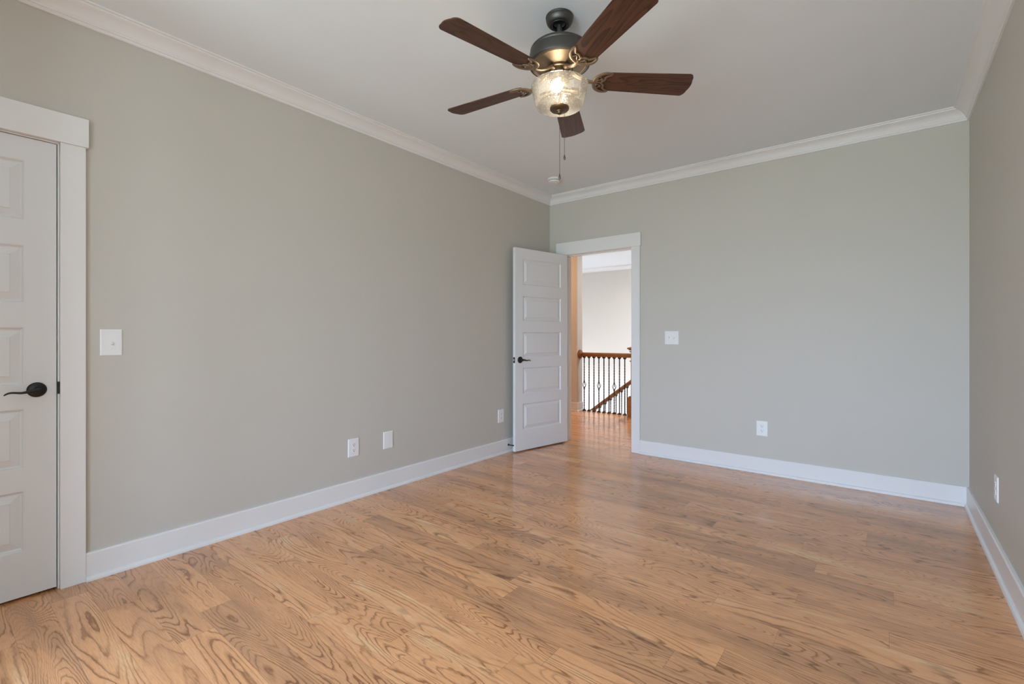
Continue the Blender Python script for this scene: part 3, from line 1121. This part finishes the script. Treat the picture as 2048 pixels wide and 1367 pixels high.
def iron_mesh():
    bm = bmn()
    z = -0.0062
    # outer crescent, open toward the tip
    def arc(cx, rx, ry, a0, a1, n=26):
        return [(cx + rx * math.cos(R(a0 + (a1 - a0) * i / n)), ry * math.sin(R(a0 + (a1 - a0) * i / n)), z) for i in range(n + 1)]
    ar = arc(0.232, 0.060, 0.062, 68, 292)
    nn = len(ar)
    add_tube(bm, ar, [0.0040 + 0.0060 * max(0.0, math.sin(math.pi * i / (nn - 1))) ** 0.6 for i in range(nn)], 10, 0.62)
    # cusped inner line
    cu = []
    for i in range(33):
        u = -1 + 2 * i / 32
        yy = 0.056 * u
        xx = 0.2130 + 0.036 * abs(u) ** 2.0 - 0.0045 * math.cos(3 * math.pi * u)
        cu.append((xx, yy, z))
    add_tube(bm, cu, 0.0058, 8, 0.7)
    # struts
    for s in (-1, 1):
        add_tube(bm, [(0.180, 0.004 * s, z), (0.192, 0.014 * s, z), (0.207, 0.020 * s, z)], 0.0038, 8, 0.7)
        add_tube(bm, [(0.190, 0.040 * s, z), (0.202, 0.030 * s, z), (0.212, 0.021 * s, z)], 0.0034, 8, 0.7)
    add_tube(bm, [(0.172, 0, z), (0.190, 0, z), (0.208, 0, z)], 0.0050, 8, 0.7)
    # arm back to the flywheel
    za = 2.478 - BZ
    add_tube(bm, [(0.186, 0, z), (0.172, 0, z - 0.001), (0.155, 0, z - 0.0005), (0.130, 0, z + 0.006), (0.105, 0, z + 0.018), (0.085, 0, z + 0.030), (0.068, 0, za - 0.006), (0.050, 0, za - 0.008)],
             [0.0085, 0.0095, 0.0105, 0.0112, 0.0115, 0.0125, 0.0150, 0.0150], 12, 0.6)
    # screw heads under the blade
    for x_, y_ in ((0.208, 0.021), (0.208, -0.021), (0.212, 0.0)):
        add_lathe(bm, [(0, 0), (0.0048, 0), (0.0040, -0.0026), (0, -0.0034)], 12, Matrix.Translation((x_, y_, z - 0.002)))
    return bm


b0 = obj('blade', blade_mesh(), 'walnut', fan, 30)
i0 = obj('blade_iron', iron_mesh(), 'bronze', b0, 40)
i0['label'] = 'ornate bronze blade iron'
for k in range(5):
    if k == 0:
        b_ = b0
    else:
        b_ = b0.copy()
        COL.objects.link(b_)
        b_.parent = fan
        c_ = i0.copy()
        COL.objects.link(c_)
        c_.parent = b_
    b_.location = (0, 0, fz(BZ))
    b_.rotation_euler = (R(-12), 0, R(-101 + 72 * k))

# ------------------------------------------------------------------ balustrade in the hall
RY = 2.010
rail = thing('stair_balustrade', 'landing balustrade with oak rail and black twisted balusters, across the doorway', 'railing', (-0.35, RY, 0))


def rel(p, o_):
    return tuple(a - b_ for a, b_ in zip(p, o_))


RO = (-0.35, RY, 0)
NX = 0.142       # newel centre
rail_prof = [(-0.022, 0.0), (0.022, 0.0), (0.022, 0.014), (0.026, 0.018), (0.031, 0.030), (0.031, 0.042), (0.026, 0.054), (0.014, 0.062), (0, 0.064), (-0.014, 0.062), (-0.026, 0.054), (-0.031, 0.042), (-0.031, 0.030), (-0.026, 0.018), (-0.022, 0.014)]
bm = bmn()
add_profile(bm, rail_prof, (PX - RO[0] + 0.015, 0, 0.850), (NX - 0.04 - RO[0], 0, 0.850), (0, 1, 0))
obj('handrail', bm, 'oakrail', rail, 30)
bm = bmn()
add_lathe(bm, [(0, 0), (0.073, 0), (0.073, 0.009), (0.067, 0.018), (0.056, 0.023), (0, 0.024)], 40, Matrix.Translation((PX - RO[0], -0.038, 0.884)) @ Matrix.Rotation(R(90), 4, 'Y'))
obj('rosette', bm, 'oakrail', rail, 30)


def newel(parent, cx, cy, hb):
    bm = bmn()
    add_box(bm, cx - 0.083, cx + 0.083, cy - 0.083, cy + 0.083, hb, hb + 0.275, 0.004)
    add_box(bm, cx - 0.072, cx + 0.072, cy - 0.072, cy + 0.072, hb + 0.275, hb + 0.292, 0.005)
    add_box(bm, cx - 0.046, cx + 0.046, cy - 0.046, cy + 0.046, hb + 0.29, hb + 0.965, 0.004)
    for zz, w in ((0.485, 0.056), (0.795, 0.060), (0.935, 0.062)):
        add_box(bm, cx - w, cx + w, cy - w, cy + w, hb + zz, hb + zz + 0.016, 0.005)
    p = obj('newel_post', bm, 'oakrail', parent)
    bm = bmn()
    add_box(bm, cx - 0.070, cx + 0.070, cy - 0.070, cy + 0.070, hb + 0.962, hb + 0.978, 0.005)
    add_box(bm, cx - 0.088, cx + 0.088, cy - 0.088, cy + 0.088, hb + 0.978, hb + 1.000, 0.006)
    v4 = [bm.verts.new((cx + a * 0.080, cy + b2 * 0.080, hb + 0.999)) for a, b2 in ((-1, -1), (1, -1), (1, 1), (-1, 1))]
    ap = bm.verts.new((cx, cy, hb + 1.022))
    for i in range(4):
        bm.faces.new((v4[i], v4[(i + 1) % 4], ap))
    obj('newel_cap', bm, 'oakrail', p)
    return p


newel(rail, NX - RO[0], 0, 0)


def baluster_bm(z0, z1, basket=None):
    bm = bmn()
    r = 0.0088
    def seg(za, zb, tw0, tw1):
        n = max(2, int((zb - za) / 0.012))
        pts, tw = [], []
        for i in range(n + 1):
            z = za + (zb - za) * i / n
            ring = []
            t_ = 0 if not (tw0 < z < tw1) else (z - tw0) * 38.0
            pts.append((z, t_))
        rings = []
        for z, t_ in pts:
            rings.append([bm.verts.new((r * math.cos(math.pi / 4 + k * math.pi / 2 + t_), r * math.sin(math.pi / 4 + k * math.pi / 2 + t_), z)) for k in range(4)])
        for a, b2 in zip(rings, rings[1:]):
            for k in range(4):
                bm.faces.new((a[k], a[(k + 1) % 4], b2[(k + 1) % 4], b2[k]))
        bm.faces.new(rings[0][::-1])
        bm.faces.new(rings[-1])
    if basket is None:
        seg(z0, z1, z0 + 0.28, z1 - 0.12) if z1 - z0 > 0.5 else seg(z0, z1, 9, 9)
    else:
        seg(z0, basket - 0.055, z0 + 0.05, basket - 0.08)
        seg(basket + 0.055, z1, basket + 0.08, z1 - 0.12)
    return bm


def basket_bm(zc):
    bm = bmn()
    for k in range(4):
        pts = []
        for i in range(15):
            u = -1 + 2 * i / 14
            rr = 0.027 * math.cos(u * math.pi / 2) + 0.003
            a = k * math.pi / 2 + u * 1.15
            pts.append((rr * math.cos(a), rr * math.sin(a), zc + 0.045 * u))
        add_tube(bm, pts, 0.0036, 6, 1.0, up=(0.3, 0.2, 1))
    for s in (-1, 1):
        add_box(bm, -0.0105, 0.0105, -0.0105, 0.0105, zc + s * 0.051 - 0.007, zc + s * 0.051 + 0.007, 0.002)
    return bm


def shoe_bm(z0, up):
    bm = bmn()
    s = 1 if up else -1
    rings = []
    for w, h_ in ((0.021, 0), (0.021, 0.006), (0.015, 0.016), (0.0125, 0.026), (0.0, 0.026)):
        if w == 0:
            continue
        rings.append([bm.verts.new((a * w, b2 * w, z0 + s * h_)) for a, b2 in ((-1, -1), (1, -1), (1, 1), (-1, 1))])
    for a, b2 in zip(rings, rings[1:]):
        for k in range(4):
            bm.faces.new((a[k], a[(k + 1) % 4], b2[(k + 1) % 4], b2[k]))
    bm.faces.new(rings[0])
    bm.faces.new(rings[-1])
    return bm


pl = obj('baluster', baluster_bm(0, 0.850), 'iron', rail)
pl_s = obj('shoe', shoe_bm(0, True), 'iron', pl)
pl_c = obj('collar', shoe_bm(0.850, False), 'iron', pl)
bk = obj('baluster', baluster_bm(0, 0.850, 0.405), 'iron', rail)
bk['label'] = 'baluster with an open basket'
bk_b = obj('basket', basket_bm(0.405), 'iron', bk)
bk_s = obj('shoe', shoe_bm(0, True), 'iron', bk)
bk_c = obj('collar', shoe_bm(0.850, False), 'iron', bk)
used = set()
for k in range(9):
    src, kids, kind = (bk, (bk_b, bk_s, bk_c), 'b') if k % 3 == 0 else (pl, (pl_s, pl_c), 'p')
    if kind not in used:
        o = src
        used.add(kind)
    else:
        o = src.copy()
        COL.objects.link(o)
        o.parent = rail
        for q in kids:
            c_ = q.copy()
            COL.objects.link(c_)
            c_.parent = o
    o.location = (-0.699 + k * 0.0852 - RO[0], 0, 0)

# descending stair rail beyond the balustrade
SY = 2.95
sr = thing('stair_handrail', 'sloping oak stair handrail with black balusters, seen through the landing balusters', 'railing', (0.34, SY, 0))
SO = (0.34, SY, 0)
slope = 0.752


def srz(x):   # underside of the rail at x
    return 0.345 + (x + 0.365) * slope


bm = bmn()
xa, xb = -1.6, 0.30
sl = math.sqrt(1 + slope * slope)
tv = Vector((1, 0, slope)).normalized()
upv = Vector((-slope, 0, 1)).normalized()
add_profile(bm, rail_prof, (xa - SO[0], 0, srz(xa)), (xb - SO[0], 0, srz(xb)), (0, 1, 0), up=tuple(upv))
obj('handrail', bm, 'oakrail', sr, 30)
newel(sr, 0.0, 0, 0.0)
sb = None
for k in range(12):
    x = -1.43 + k * 0.0815 * 1.25
    if x > 0.2:
        continue
    zt = srz(x) + 0.006
    if sb is None:
        sb = obj('baluster', baluster_bm(-0.82, 0.0), 'iron', sr)
        sbc = obj('collar', shoe_bm(0.0, False), 'iron', sb)
        o = sb
    else:
        o = sb.copy()
        COL.objects.link(o)
        o.parent = sr
        c_ = sbc.copy()
        COL.objects.link(c_)
        c_.parent = o
    o.location = (x - SO[0], 0, zt)

# stair flight under that rail: treads stepping down to the left, and the landing that carries the second newel
bm = bmn()
add_box(bm, 0.20, HALL_R, FLOOR_END, 3.10, -0.20, 0.0)
struct(obj('floor_landing', bm, 'oakrail'))
bm = bmn()
for k in range(9):
    xr = 0.20 - k * 0.255
    zt = -0.190 * (k + 1)
    add_box(bm, xr - 0.275, xr, FLOOR_END, 3.06, zt - 0.035, zt)
    add_box(bm, xr - 0.255, xr, FLOOR_END, 3.04, zt - 0.55, zt - 0.035)
struct(obj('floor_stairs', bm, 'oakrail'))
